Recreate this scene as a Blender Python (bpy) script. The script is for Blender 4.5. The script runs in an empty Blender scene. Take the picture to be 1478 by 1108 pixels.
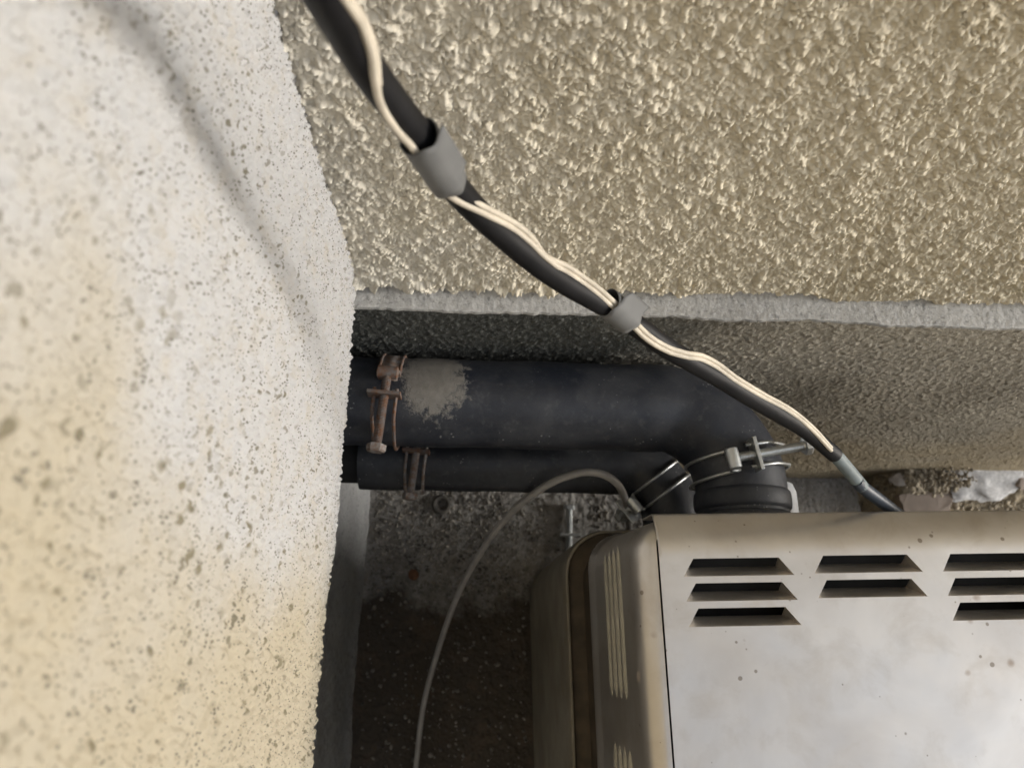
import bpy, bmesh, math, random
import numpy as np
from mathutils import Vector, Matrix, Euler
from mathutils.geometry import tessellate_polygon

scene = bpy.context.scene
COL = scene.collection
rad = math.radians

# ------------------------------------------------------------------ camera
CAM_H = 0.92                      # metres above the concrete pad
F_PX, CX, CY = 1160.0, 739.0, 554.0
RM = np.array([[0.99827898, -0.02588340, -0.05262251],
               [0.00820155,  0.95012845, -0.31175097],
               [0.05806732,  0.31078285,  0.94870554]])
cd = bpy.data.cameras.new('camera')
cam = bpy.data.objects.new('camera', cd); COL.objects.link(cam)
m = Matrix([list(RM[0]) + [0], list(RM[1]) + [0], list(RM[2]) + [CAM_H], [0, 0, 0, 1]])
cam.matrix_world = m
cd.sensor_width = 36.0
cd.lens = F_PX / 1478.0 * 36.0
cd.clip_start = 0.005; cd.clip_end = 500
cd.dof.use_dof = True
cd.dof.focus_distance = 0.40
cd.dof.aperture_fstop = 15.5
scene.camera = cam

# ------------------------------------------------------------------ light
SUN_DIR = Vector((1.0, -0.06, 0.27)).normalized()     # towards the sun
world = bpy.data.worlds.new('World'); scene.world = world; world.use_nodes = True
wn = world.node_tree.nodes; wl = world.node_tree.links
sky = wn.new('ShaderNodeTexSky'); sky.sky_type = 'NISHITA'; sky.sun_disc = False
sky.sun_elevation = math.asin(SUN_DIR.z)
sky.sun_rotation = math.atan2(SUN_DIR.x, SUN_DIR.y)
sky.air_density = 1.0; sky.dust_density = 1.2
bg = wn['Background']; bg.inputs['Strength'].default_value = 0.15
hs = wn.new('ShaderNodeHueSaturation'); hs.inputs['Saturation'].default_value = 0.35     # hazy, nearly white sky
wl.new(sky.outputs['Color'], hs.inputs['Color']); wl.new(hs.outputs['Color'], bg.inputs['Color'])
sd = bpy.data.lights.new('sun', 'SUN'); sd.energy = 0.55; sd.angle = rad(10.5); sd.color = (1.0, 0.985, 0.96)
sun = bpy.data.objects.new('sun', sd); COL.objects.link(sun)
sun.rotation_euler = SUN_DIR.to_track_quat('Z', 'Y').to_euler()
vs = scene.view_settings
vs.view_transform = 'Standard'; vs.look = 'None'; vs.gamma = 1.0; vs.use_curve_mapping = False
vs.exposure = 1.62

# ------------------------------------------------------------------ helpers
def ray(p):
    c = np.array([(p[0] - CX) / F_PX, -(p[1] - CY) / F_PX, -1.0]); return RM @ c
def atz(px, py, z):
    r = ray((px, py)); v = r * ((z - CAM_H) / r[2]); return Vector((v[0], v[1], z))
def atd(px, py, d):
    v = ray((px, py)) * d; return Vector((v[0], v[1], v[2] + CAM_H))

def tag(o, label=None, cat=None, group=None, kind=None):
    if label: o['label'] = label
    if cat: o['category'] = cat
    if group: o['group'] = group
    if kind: o['kind'] = kind
    return o
def thing(name, label, cat, loc=(0, 0, 0), rot=(0, 0, 0), group=None):
    o = bpy.data.objects.new(name, None); COL.objects.link(o)
    o.empty_display_size = 0.02
    o.location = loc; o.rotation_euler = rot
    return tag(o, label, cat, group)
def link(name, me, mat, parent=None, smooth=False):
    o = bpy.data.objects.new(name, me); COL.objects.link(o)
    if mat is not None and len(me.materials) == 0: me.materials.append(mat)
    if parent is not None: o.parent = parent
    if smooth:
        me.polygons.foreach_set('use_smooth', np.ones(len(me.polygons), dtype=bool))
    return o
def bmobj(name, bm, mat, parent=None, smooth=False, autosmooth=None):
    me = bpy.data.meshes.new(name); bmesh.ops.recalc_face_normals(bm, faces=bm.faces[:]); bm.to_mesh(me); bm.free()
    o = link(name, me, mat, parent, smooth)
    if autosmooth is not None:
        me.set_sharp_from_angle(angle=rad(autosmooth))
    return o
def shift(o, off):
    o.data.transform(Matrix.Translation(-Vector(off))); return o

def grid_mesh(name, V, nu, nv):
    """V: (nu*nv,3) points, u major"""
    me = bpy.data.meshes.new(name)
    idx = np.arange(nu * nv).reshape(nu, nv)
    q = np.stack([idx[:-1, :-1], idx[1:, :-1], idx[1:, 1:], idx[:-1, 1:]], -1).reshape(-1, 4)
    n = len(q)
    me.vertices.add(nu * nv); me.vertices.foreach_set('co', V.astype(np.float32).ravel())
    me.loops.add(n * 4); me.loops.foreach_set('vertex_index', q.astype(np.int32).ravel())
    me.polygons.add(n); me.polygons.foreach_set('loop_start', (np.arange(n) * 4).astype(np.int32))
    me.polygons.foreach_set('loop_total', np.full(n, 4, dtype=np.int32))
    me.update(calc_edges=True); me.validate()
    return me
def field(nu, nv, du, dv, sigma, seed):
    r = np.random.default_rng(seed).standard_normal((nu, nv))
    fu = np.fft.fftfreq(nu, du)[:, None]; fv = np.fft.rfftfreq(nv, dv)[None, :]
    H = np.exp(-2 * (np.pi * sigma) ** 2 * (fu ** 2 + fv ** 2))
    a = np.fft.irfft2(np.fft.rfft2(r) * H, s=(nu, nv))
    a -= a.mean(); return a / a.std()
def sstep(a, lo, hi):
    t = np.clip((a - lo) / (hi - lo), 0, 1); return t * t * (3 - 2 * t)
def axis_samples(lo, d0, d1, hi, step, coarse):
    a = np.linspace(lo, d0, coarse, endpoint=False) if lo < d0 else np.array([])
    n = int(round((d1 - d0) / step)) + 1
    b = np.linspace(d0, d1, n)
    c = np.linspace(d1, hi, coarse + 1)[1:] if hi > d1 else np.array([])
    return np.concatenate([a, b, c]), len(a), n
def embed(full_shape, dense, i0, j0, fade=14):
    """put a dense field in a bigger sample grid; constant mean outside"""
    out = np.full(full_shape, float(dense.mean()))
    nu, nv = dense.shape
    out[i0:i0 + nu, j0:j0 + nv] = dense
    return out

def catmull(pts, n=10):
    P = [Vector(p) for p in pts]
    P = [P[0] * 2 - P[1]] + P + [P[-1] * 2 - P[-2]]
    out = []
    for i in range(1, len(P) - 2):
        a, b, c, d = P[i - 1], P[i], P[i + 1], P[i + 2]
        for k in range(n):
            t = k / n
            out.append(0.5 * ((2 * b) + (c - a) * t + (2 * a - 5 * b + 4 * c - d) * t * t + (3 * b - a - 3 * c + d) * t ** 3))
    out.append(P[-2].copy()); return out
def frames(path, up=Vector((0, 0, 1))):
    F = []; n = None
    for i, p in enumerate(path):
        t = (path[min(i + 1, len(path) - 1)] - path[max(i - 1, 0)]).normalized()
        if n is None:
            n = up - t * up.dot(t)
            if n.length < 1e-4: n = Vector((1, 0, 0)) - t * t.x
        else:
            n = n - t * n.dot(t)
        n.normalize(); F.append((p, t, n.copy(), t.cross(n)))
    return F
def tube(bm, path, r, seg=10, caps=True, sx=1.0, up=Vector((0, 0, 1))):
    rings = []
    for i, (p, t, n, b) in enumerate(frames(path, up)):
        rr = r[i] if hasattr(r, '__len__') else (r(i / (len(path) - 1)) if callable(r) else r)
        rings.append([bm.verts.new(p + n * (math.cos(a) * rr) + b * (math.sin(a) * rr * sx))
                      for a in [2 * math.pi * k / seg for k in range(seg)]])
    for A, B in zip(rings[:-1], rings[1:]):
        for k in range(seg):
            bm.faces.new((A[k], A[(k + 1) % seg], B[(k + 1) % seg], B[k]))
    if caps:
        bm.faces.new(rings[0][::-1]); bm.faces.new(rings[-1])
    return rings
def lathe(bm, prof, seg=16, M=Matrix.Identity(4)):
    """prof: list of (r, z) along local z"""
    rings = [[bm.verts.new(M @ Vector((r * math.cos(2 * math.pi * k / seg), r * math.sin(2 * math.pi * k / seg), z)))
              for k in range(seg)] for r, z in prof]
    for A, B in zip(rings[:-1], rings[1:]):
        for k in range(seg):
            bm.faces.new((A[k], A[(k + 1) % seg], B[(k + 1) % seg], B[k]))
    bm.faces.new(rings[0][::-1]); bm.faces.new(rings[-1])
def box(bm, c, s, M=Matrix.Identity(4), bev=0.0):
    vs_ = bmesh.ops.create_cube(bm, size=1.0, matrix=M @ Matrix.Translation(c) @ Matrix.Diagonal((*s, 1)))['verts']
    if bev:
        es = {e for v in vs_ for e in v.link_edges}
        bmesh.ops.bevel(bm, geom=list(es), offset=bev, segments=2, affect='EDGES', profile=0.6)

# ------------------------------------------------------------------ materials
class NT:
    def __init__(s, name):
        s.m = bpy.data.materials.new(name); s.m.use_nodes = True
        s.t = s.m.node_tree; s.n = s.t.nodes; s.b = s.n['Principled BSDF']
        s.tc = s.n.new('ShaderNodeTexCoord').outputs['Object']
        s.b.inputs['Specular IOR Level'].default_value = 0.35
    def link(s, a, b): s.t.links.new(a, b); return s
    def noise(s, scale, detail=4, rough=0.55, dist=0.0, vec=None, off=None):
        n = s.n.new('ShaderNodeTexNoise'); n.inputs['Scale'].default_value = scale
        n.inputs['Detail'].default_value = detail; n.inputs['Roughness'].default_value = rough
        n.inputs['Distortion'].default_value = dist
        v = vec or s.tc
        if off:
            mp = s.n.new('ShaderNodeMapping'); mp.inputs['Location'].default_value = off
            s.link(v, mp.inputs['Vector']); v = mp.outputs['Vector']
        s.link(v, n.inputs['Vector'])
        return n.outputs['Fac']
    def voro(s, scale, feature='F1', rnd=1.0, off=None):
        n = s.n.new('ShaderNodeTexVoronoi'); n.feature = feature; n.inputs['Scale'].default_value = scale
        n.inputs['Randomness'].default_value = rnd
        s.link(s.tc, n.inputs['Vector']); return n
    def ramp(s, fac, stops, smooth=False):
        r = s.n.new('ShaderNodeValToRGB'); s.link(fac, r.inputs['Fac'])
        if smooth: r.color_ramp.interpolation = 'EASE'
        e = r.color_ramp.elements
        while len(e) < len(stops): e.new(0.5)
        for i, (p, c) in enumerate(stops):
            e[i].position = p; e[i].color = (c, c, c, 1) if isinstance(c, (int, float)) else (*c, 1)
        return r.outputs['Color']
    def mix(s, fac, a, b, mode='MIX'):
        n = s.n.new('ShaderNodeMix'); n.data_type = 'RGBA'; n.blend_type = mode
        for k, v in ((0, fac), (6, a), (7, b)):
            if isinstance(v, (int, float)):
                n.inputs[k].default_value = v if k == 0 else (v, v, v, 1)
            elif isinstance(v, tuple): n.inputs[k].default_value = (*v, 1)
            else: s.link(v, n.inputs[k])
        return n.outputs[2]
    def math(s, op, a, b=None, clamp=False):
        n = s.n.new('ShaderNodeMath'); n.operation = op; n.use_clamp = clamp
        for i, v in enumerate((a, b)):
            if v is None: continue
            if isinstance(v, (int, float)): n.inputs[i].default_value = v
            else: s.link(v, n.inputs[i])
        return n.outputs[0]
    def sep(s):
        n = s.n.new('ShaderNodeSeparateXYZ'); s.link(s.tc, n.inputs[0]); return n.outputs
    def dist(s, p, scl=(1, 1, 1)):
        mp = s.n.new('ShaderNodeMapping'); mp.vector_type = 'POINT'
        mp.inputs['Location'].default_value = tuple(-a * b for a, b in zip(p, scl)); mp.inputs['Scale'].default_value = scl
        s.link(s.tc, mp.inputs['Vector'])
        l = s.n.new('ShaderNodeVectorMath'); l.operation = 'LENGTH'; s.link(mp.outputs[0], l.inputs[0])
        return l.outputs['Value']
    def bump(s, h, strength=0.4, dist=0.001):
        b = s.n.new('ShaderNodeBump'); b.inputs['Strength'].default_value = strength; b.inputs['Distance'].default_value = dist
        s.link(h, b.inputs['Height']); s.link(b.outputs['Normal'], s.b.inputs['Normal']); return s
    def color(s, c):
        if isinstance(c, tuple): s.b.inputs['Base Color'].default_value = (*c, 1)
        else: s.link(c, s.b.inputs['Base Color'])
        return s
    def rough(s, r):
        if isinstance(r, (int, float)): s.b.inputs['Roughness'].default_value = r
        else: s.link(r, s.b.inputs['Roughness'])
        return s
    def metal(s, v):
        if isinstance(v, (int, float)): s.b.inputs['Metallic'].default_value = v
        else: s.link(v, s.b.inputs['Metallic'])
        return s

def mat_stucco_beige():
    k = NT('stucco_beige')
    c = k.mix(k.ramp(k.noise(9, 3), [(0.3, 0.0), (0.7, 1.0)]), (0.60, 0.53, 0.395), (0.70, 0.635, 0.505))
    c = k.mix(k.ramp(k.noise(300, 3, 0.6), [(0.42, 0.0), (0.65, 0.35)]), c, (0.70, 0.645, 0.52))
    c = k.mix(k.ramp(k.noise(170, 2, off=(3, 1, 2)), [(0.55, 0.0), (0.75, 0.35)]), c, (0.40, 0.335, 0.22))
    xb_ = k.sep(); pale = k.ramp(k.math('ADD', k.math('MULTIPLY', xb_[0], -2.2), k.math('MULTIPLY', k.noise(14, 4, off=(6, 2, 1)), .6)), [(.45, 0.0), (.85, .6)])
    c = k.mix(pale, c, (0.60, 0.58, 0.53))
    k.color(c).rough(0.9); k.b.inputs['Specular IOR Level'].default_value = 0.0
    return k.bump(k.noise(1500, 4, .7), 0.5, 0.0005).m
def mat_stucco_white():
    k = NT('stucco_white')
    x, y, z = k.sep()
    n1 = k.noise(11, 3)
    # yellower tone towards the south end, patchy
    s = k.math('ADD', k.math('MULTIPLY', y, -6.0), k.math('MULTIPLY', n1, 1.1))
    c = k.mix(k.ramp(s, [(0.36, 0.0), (0.92, 1.0)], True), (0.385, 0.380, 0.373), (0.345, 0.305, 0.228))
    c = k.mix(k.ramp(k.noise(90, 4, 0.6), [(0.5, 0.0), (0.75, 0.45)]), c, (0.34, 0.295, 0.215))
    # dark specks of several sizes, gathered in patches
    patch = k.ramp(k.noise(16, 3, off=(1, 5, 2)), [(0.38, 0.0), (0.62, 1.0)])
    v1 = k.voro(210).outputs['Distance']; sp1 = k.ramp(k.math('ADD', v1, k.math('MULTIPLY', k.noise(60, 2), 0.75)), [(0.52, 1.0), (0.62, 0.0)])
    v2 = k.voro(640).outputs['Distance']; sp2 = k.ramp(k.math('ADD', v2, k.math('MULTIPLY', k.noise(120, 2, off=(4, 4, 4)), 0.75)), [(0.55, 1.0), (0.63, 0.0)])
    v0 = k.voro(115).outputs['Distance']; sp0 = k.ramp(k.math('ADD', v0, k.math('MULTIPLY', k.noise(40, 3, off=(3, 9, 2)), 0.9)), [(0.54, 1.0), (0.68, 0.0)])
    low = k.ramp(k.math('ADD', k.math('MULTIPLY', y, -5.0), k.noise(13, 3, off=(7, 7, 2))), [(0.2, 0.0), (0.6, 0.9)])
    c = k.mix(k.math('MULTIPLY', sp0, low), c, (0.15, 0.13, 0.085))
    c = k.mix(k.math('MULTIPLY', k.math('MULTIPLY', sp1, patch), 0.9), c, (0.13, 0.115, 0.08))
    c = k.mix(k.math('MULTIPLY', sp2, 0.85), c, (0.11, 0.10, 0.078))
    k.color(c).rough(0.85); k.b.inputs['Specular IOR Level'].default_value = 0.2
    return k.bump(k.noise(1100, 3), 0.35, 0.0005).m
def mat_concrete(name, lo, hi, fine=500, tint=None, speck=(0.45, 0.45, 0.43), speck_amt=0.5, bumpd=0.0007):
    k = NT(name)
    c = k.mix(k.ramp(k.noise(14, 5), [(0.3, 0.0), (0.7, 1.0)]), lo, hi)
    c = k.mix(k.ramp(k.noise(fine, 2), [(0.55, 0.0), (0.7, speck_amt)]), c, speck)
    c = k.mix(k.ramp(k.noise(fine * 0.8, 2, off=(7, 1, 3)), [(0.55, 0.0), (0.7, 0.6)]), c, tuple(v * 0.45 for v in lo))
    if tint is not None: c = tint(k, c)
    k.color(c).rough(0.88)
    return k.bump(k.noise(fine * 1.5, 4, 0.65), 0.9, bumpd).m
def tint_foundation(k, c):
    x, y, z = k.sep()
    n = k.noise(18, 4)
    s = k.math('ADD', k.math('MULTIPLY', x, -4.6), k.math('MULTIPLY', n, 0.8))     # darker towards the west end, by the hoses
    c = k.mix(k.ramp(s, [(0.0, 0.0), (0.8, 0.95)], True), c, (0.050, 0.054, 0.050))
    gl = k.ramp(k.noise(620, 2, off=(9, 4, 4)), [(0.6, 0.0), (0.72, 0.5)])
    c = k.mix(gl, c, (0.40, 0.39, 0.36))
    w = k.ramp(k.math('ADD', k.math('MULTIPLY', z, -2.2), k.noise(9, 4, off=(2, 2, 2))), [(-0.1, 0.0), (0.25, 0.45)])
    return k.mix(w, c, (0.42, 0.33, 0.19))
def pad_shade_dirt(k, c):
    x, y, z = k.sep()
    d = k.math('ADD', k.math('MULTIPLY', y, -7.0), k.noise(17, 5, 0.65, off=(4, 4, 1)))  # heater's shade painted into the pad colour, darkening southwards
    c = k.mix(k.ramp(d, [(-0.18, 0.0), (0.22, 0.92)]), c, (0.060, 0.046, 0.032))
    return k.mix(k.ramp(k.noise(30, 4, .6, off=(2, 8, 1)), [(.52, 0.0), (.7, .6)]), c, (0.13, 0.10, 0.07))  # scattered brown dirt patches
def mat_rubber(name='black_rubber', base=(0.013, 0.016, 0.024), smear=None):
    k = NT(name)
    c = k.mix(k.ramp(k.noise(28, 5, 0.6), [(0.42, 0.0), (0.72, 0.75)]), base, (0.055, 0.057, 0.062))
    v = k.voro(330).outputs['Distance']
    sp = k.ramp(k.math('ADD', v, k.math('MULTIPLY', k.noise(45, 2, off=(2, 3, 1)), 1.0)), [(0.47, 1.0), (0.55, 0.0)])
    c = k.mix(k.math('MULTIPLY', sp, 0.6), c, (0.32, 0.32, 0.31))
    c = k.mix(k.ramp(k.noise(150, 5, .7, off=(5, 5, 5)), [(.55, 0.0), (.75, .4)]), c, (0.11, 0.11, 0.108))
    r = k.ramp(k.noise(60, 3), [(0.3, 0.40), (0.7, 0.60)]); k.b.inputs['Specular IOR Level'].default_value = 0.5
    if smear is not None:
        d = k.dist(smear, (1.0, 0.85, 0.6))
        mk = k.ramp(k.math('ADD', d, k.math('MULTIPLY', k.math('SUBTRACT', k.noise(190, 5, 0.75), 0.5), 0.042)), [(0.0185, 1.0), (0.0215, 0.0)])
        mc = k.mix(k.noise(160, 4), (0.13, 0.12, 0.10), (0.27, 0.25, 0.22))
        c = k.mix(k.math('MULTIPLY', mk, .85), c, mc)
    hgt = k.math('ADD', k.math('MULTIPLY', k.noise(420, 4), .35), k.math('MULTIPLY', sp, .5))
    if smear is not None: hgt = k.math('ADD', hgt, k.math('MULTIPLY', mk, k.math('ADD', 1.0, k.noise(260, 4))))
    k.color(c).rough(r)
    return k.bump(hgt, 0.6, 0.0007).m
def mat_rust(name, a, b, metal=0.45):
    k = NT(name)
    f = k.ramp(k.noise(260, 5, 0.65), [(0.38, 0.0), (0.62, 1.0)])
    k.color(k.mix(f, a, b)).rough(0.7).metal(k.ramp(f, [(0.0, metal), (1.0, 0.1)]))
    return k.bump(k.noise(900, 4), 0.5, 0.0004).m
def mat_zinc():
    k = NT('zinc_steel')
    c = k.mix(k.noise(300, 4), (0.42, 0.43, 0.42), (0.66, 0.68, 0.68))
    k.color(c).metal(0.9).rough(k.ramp(k.noise(500, 3), [(0.3, 0.3), (0.7, 0.5)])); return k.bump(k.noise(900, 3), 0.15, 0.0003).m
def mat_plain(name, col, rough=0.5, var=0.25, scale=120, bump=0.15, spec=0.35):
    k = NT(name)
    c = k.mix(k.ramp(k.noise(scale, 4), [(0.35, 0.0), (0.7, 1.0)]), tuple(v * (1 - var) for v in col), col)
    k.color(c).rough(rough); k.b.inputs['Specular IOR Level'].default_value = spec
    return k.bump(k.noise(scale * 6, 3), bump, 0.0004).m
def mat_steel():
    k = NT('satin_steel')
    c = k.mix(k.ramp(k.noise(12, 5, 0.6, 0.4), [(0.35, 0.0), (0.7, 1.0)]), (0.53, 0.49, 0.445), (0.66, 0.63, 0.59))
    # brownish heat and dust blotches, small corrosion spots
    c = k.mix(k.ramp(k.noise(34, 5, 0.65, 0.3, off=(5, 1, 0)), [(0.50, 0.0), (0.76, 0.5)]), c, (0.40, 0.34, 0.27))
    v = k.voro(42).outputs['Distance']
    sp = k.ramp(k.math('ADD', v, k.math('MULTIPLY', k.noise(25, 3, off=(1, 2, 7)), 0.9)), [(0.46, 1.0), (0.53, 0.0)])
    c = k.mix(k.math('MULTIPLY', sp, 0.6), c, (0.27, 0.20, 0.15))
    v3 = k.voro(150).outputs['Distance']
    sp3 = k.ramp(k.math('ADD', v3, k.math('MULTIPLY', k.noise(40, 3, off=(8, 2, 7)), 0.9)), [(0.43, 1.0), (0.49, 0.0)])
    c = k.mix(k.math('MULTIPLY', sp3, 0.75), c, (0.20, 0.16, 0.12))
    r = k.ramp(k.noise(40, 5, 0.6), [(0.3, 0.28), (0.7, 0.40)])
    k.color(c).metal(k.math('SUBTRACT', 0.85, k.math('MULTIPLY', sp, 0.6))).rough(r)
    return k.bump(k.noise(55, 3), 0.06, 0.001).m
def mat_casing():
    k = NT('grimy_casing')
    c = k.mix(k.ramp(k.noise(25, 5, 0.6), [(0.35, 0.0), (0.7, 1.0)]), (0.20, 0.175, 0.13), (0.32, 0.29, 0.235))
    c = k.mix(k.ramp(k.noise(70, 5, 0.7, off=(3, 3, 3)), [(0.55, 0.0), (0.75, 0.6)]), c, (0.24, 0.19, 0.10))
    k.color(c).metal(0.3).rough(0.55); return k.bump(k.noise(300, 4), 0.15, 0.0005).m

M = {}
M['beige'] = mat_stucco_beige(); M['white'] = mat_stucco_white()
M['ledge'] = mat_concrete('ledge_mortar', (0.36, 0.35, 0.33), (0.49, 0.48, 0.455), 480, None, (0.6, 0.6, 0.58), 0.5)
M['found'] = mat_concrete('rough_foundation', (0.37, 0.33, 0.26), (0.48, 0.435, 0.35), 430, tint_foundation, (0.55, 0.50, 0.42), 0.75, 0.0014)
M['foundL'] = mat_concrete('trowelled_foundation', (0.25, 0.25, 0.245), (0.36, 0.36, 0.355), 420, None, (0.42, 0.43, 0.43), 0.4)
M['pad'] = mat_concrete('pad_concrete', (0.20, 0.185, 0.165), (0.36, 0.345, 0.32), 300, pad_shade_dirt, (0.46, 0.45, 0.43), 0.5)
M['soil'] = mat_concrete('soil', (0.22, 0.175, 0.11), (0.40, 0.345, 0.255), 260, None, (0.50, 0.44, 0.34), 0.6)
M['rubber'] = mat_rubber('hose_rubber_large', smear=(-0.0440, 0.008, 0.0255))
M['rubber2'] = mat_rubber('hose_rubber_small', (0.012, 0.014, 0.019))
M['sheath'] = mat_plain('cable_sheath', (0.010, 0.0098, 0.011), 0.55, 0.5, 90, 0.15, 0.2)
M['white_wire'] = mat_plain('white_wire', (0.60, 0.535, 0.43), 0.6, 0.3, 110, 0.1)
M['tape'] = mat_plain('grey_tape', (0.14, 0.14, 0.136), 0.65, 0.25, 70, 0.1)
M['grey_cable'] = mat_plain('grey_cable', (0.16, 0.19, 0.195), 0.55, 0.3, 90)
M['blue_cable'] = mat_plain('dark_cable', (0.035, 0.045, 0.06), 0.4, 0.3, 90)
M['cord'] = mat_plain('grey_cord', (0.40, 0.38, 0.355), 0.5, 0.25, 60)
M['rust'] = mat_rust('rusty_steel', (0.17, 0.155, 0.145), (0.15, 0.07, 0.035))
M['rust2'] = mat_rust('grey_rusty_steel', (0.30, 0.29, 0.28), (0.20, 0.13, 0.09))
M['zinc'] = mat_zinc(); M['steel'] = mat_steel(); M['casing'] = mat_casing()
M['soffit'] = mat_plain('unseen_eave_paint', (0.42, 0.38, 0.32), 0.8, 0.2, 8)
M['slit'] = mat_plain('slit_metal', (0.46, 0.43, 0.35), 0.5, 0.3, 80)
M['recess'] = mat_plain('brown_recess', (0.10, 0.075, 0.048), 0.6, 0.5, 60)
M['dark'] = mat_plain('burner_box', (0.02, 0.019, 0.018), 0.8)
M['gravel'] = mat_plain('gravel', (0.36, 0.33, 0.285), 0.85, 0.8, 90, 0.3)
M['white_pipe'] = mat_plain('white_pipe', (0.72, 0.74, 0.77), 0.4, 0.1)
M['mortar'] = mat_plain('white_mortar', (0.72, 0.715, 0.71), 0.95, 0.35, 260, 1.0, 0.05)
M['rubble'] = mat_plain('rubble_grit', (0.52, 0.45, 0.34), 0.9, 0.72, 110, 0.4)
M['stone'] = mat_plain('brown_stone', (0.33, 0.27, 0.225), 0.8, 0.3, 60, 0.3)
M['washer'] = mat_plain('dull_washer', (0.10, 0.092, 0.08), 0.7, 0.4, 90)
M['stone2'] = mat_plain('grey_stone', (0.40, 0.36, 0.32), 0.85, 0.3, 60, 0.3)
M['brick'] = mat_plain('brick_chip', (0.22, 0.11, 0.06), 0.85, 0.4, 200, 0.4)

# ================================================================== SETTING
# far ground, one sheet to the horizon
bm = bmesh.new()
for (x0, x1, y0, y1) in [(-60, 60, -60, 60)]:
    bm.faces.new([bm.verts.new(v) for v in ((x0, y0, -0.06), (x1, y0, -0.06), (x1, y1, -0.06), (x0, y1, -0.06))])
tag(bmobj('ground', bm, M['soil']), kind='structure')

# concrete pad under heater and hoses (top z = 0)
PAD_X1 = 0.462
us, i0, nd = axis_samples(-0.14, -0.12, PAD_X1, PAD_X1, 0.0013, 2)
vsamp, j0, nv_ = axis_samples(-1.2, -0.16, 0.196, 0.196, 0.0013, 6)
a = field(nd, nv_, .0013, .0013, .0022, 1); b = field(nd, nv_, .0013, .0013, .0007, 2); c = field(nd, nv_, .0013, .0013, .02, 3)
h = embed((len(us), len(vsamp)), .0006 * c + .0005 * a * sstep(c, -.8, 1.2) + .0003 * b, i0, j0)
U, W = np.meshgrid(us, vsamp, indexing='ij')
V = np.stack([U, W, h], -1)
V[-1, :, 0] += field(4, len(vsamp), .0013, .0013, .003, 8)[0] * .0012
# close the east edge
edge = V[-1:, :, :].copy(); edge[..., 2] = -0.07
edge2 = V[-1:, :, :].copy(); edge2[..., 2] -= .003; edge2[..., 0] += .0015
V = np.concatenate([V, edge2, edge], 0)
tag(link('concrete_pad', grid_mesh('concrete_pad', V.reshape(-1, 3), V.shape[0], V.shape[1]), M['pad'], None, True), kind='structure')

# loose soil strip east of the pad
us, i0, nd = axis_samples(0.455, 0.455, 0.80, 3.5, 0.0016, 6)
vsamp, j0, nv_ = axis_samples(-1.2, 0.05, 0.21, 0.21, 0.0016, 6)
a = field(nd, nv_, .0016, .0016, .0024, 11); b = field(nd, nv_, .0016, .0016, .0014, 12); c = field(nd, nv_, .0016, .0016, .02, 13)
ux = np.linspace(.455, .80, nd)[:, None]; vy = np.linspace(.05, .21, nv_)[None, :]
rise = .062 * sstep(ux, .462, .50) * sstep(vy, .12, .185)
h = embed((len(us), len(vsamp)), -.010 + rise + .003 * c + .0012 * a + .0008 * b, i0, j0); h[:, :j0] = -.01; h[i0 + nd:, :] = -.004
U, W = np.meshgrid(us, vsamp, indexing='ij')
tag(link('soil', grid_mesh('soil', np.stack([U, W, h], -1).reshape(-1, 3), len(us), len(vsamp)), M['soil'], None, True), kind='structure')

# ---------------- back wall: beige sprayed stucco over a projecting foundation
back = thing('stucco_wall', 'beige rough sprayed stucco wall standing on a projecting concrete foundation', 'wall', (0.15, 0.21, 0))
BO = np.array([0.15, 0.21, 0.0])
ST = 0.00053
us, i0, nd = axis_samples(-0.075, -0.075, 0.42, 3.0, ST, 8)
vs_, j0, nv_ = axis_samples(0.0, 0.0, 0.262, 1.9, ST, 8)
a = field(nd, nv_, ST, ST, .00125, 21); a2 = field(nd, nv_, ST, ST, .0021, 22)
b = field(nd, nv_, ST, ST, .00055, 23); c = field(nd, nv_, ST, ST, .013, 24)
cl = sstep(.75 * a + .65 * a2, -.35, 1.05)
rg = np.random.default_rng(77); acc = np.zeros((nd, nv_))
dm = .35 + .65 * sstep(.8 * a2 + .1 * c + .5 * a, -1.6, .6)
for _ in range(150000):
    ci, cj = rg.integers(4, nd - 4), rg.integers(4, nv_ - 4)
    if rg.random() > dm[ci, cj]: continue
    r_ = min(.0021, .00056 * math.exp(rg.normal(.05, .34))); k_ = int(r_ / ST) + 1
    di = np.arange(max(0, ci - k_), min(nd, ci + k_ + 1)); dj = np.arange(max(0, cj - k_), min(nv_, cj + k_ + 1))
    fx, fy = rg.uniform(-.5, .5, 2)
    q_ = r_ * r_ - ((di[:, None] - ci - fx) * ST) ** 2 - ((dj[None, :] - cj - fy) * ST) ** 2
    w_ = np.sqrt(np.clip(q_, 0, None)) * .85 + (q_ > 0) * (.0010 * cl[ci, cj] + rg.uniform(0, .0006))
    sl = acc[di[0]:di[-1] + 1, dj[0]:dj[-1] + 1]; np.maximum(sl, w_, out=sl)
hh = acc + .0008 * cl + .00022 * b + .0003 * c
_old = .0030 * cl * (.70 + .30 * np.clip(b, -1.5, 1.5)) + .00022 * b + .0006 * c
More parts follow.
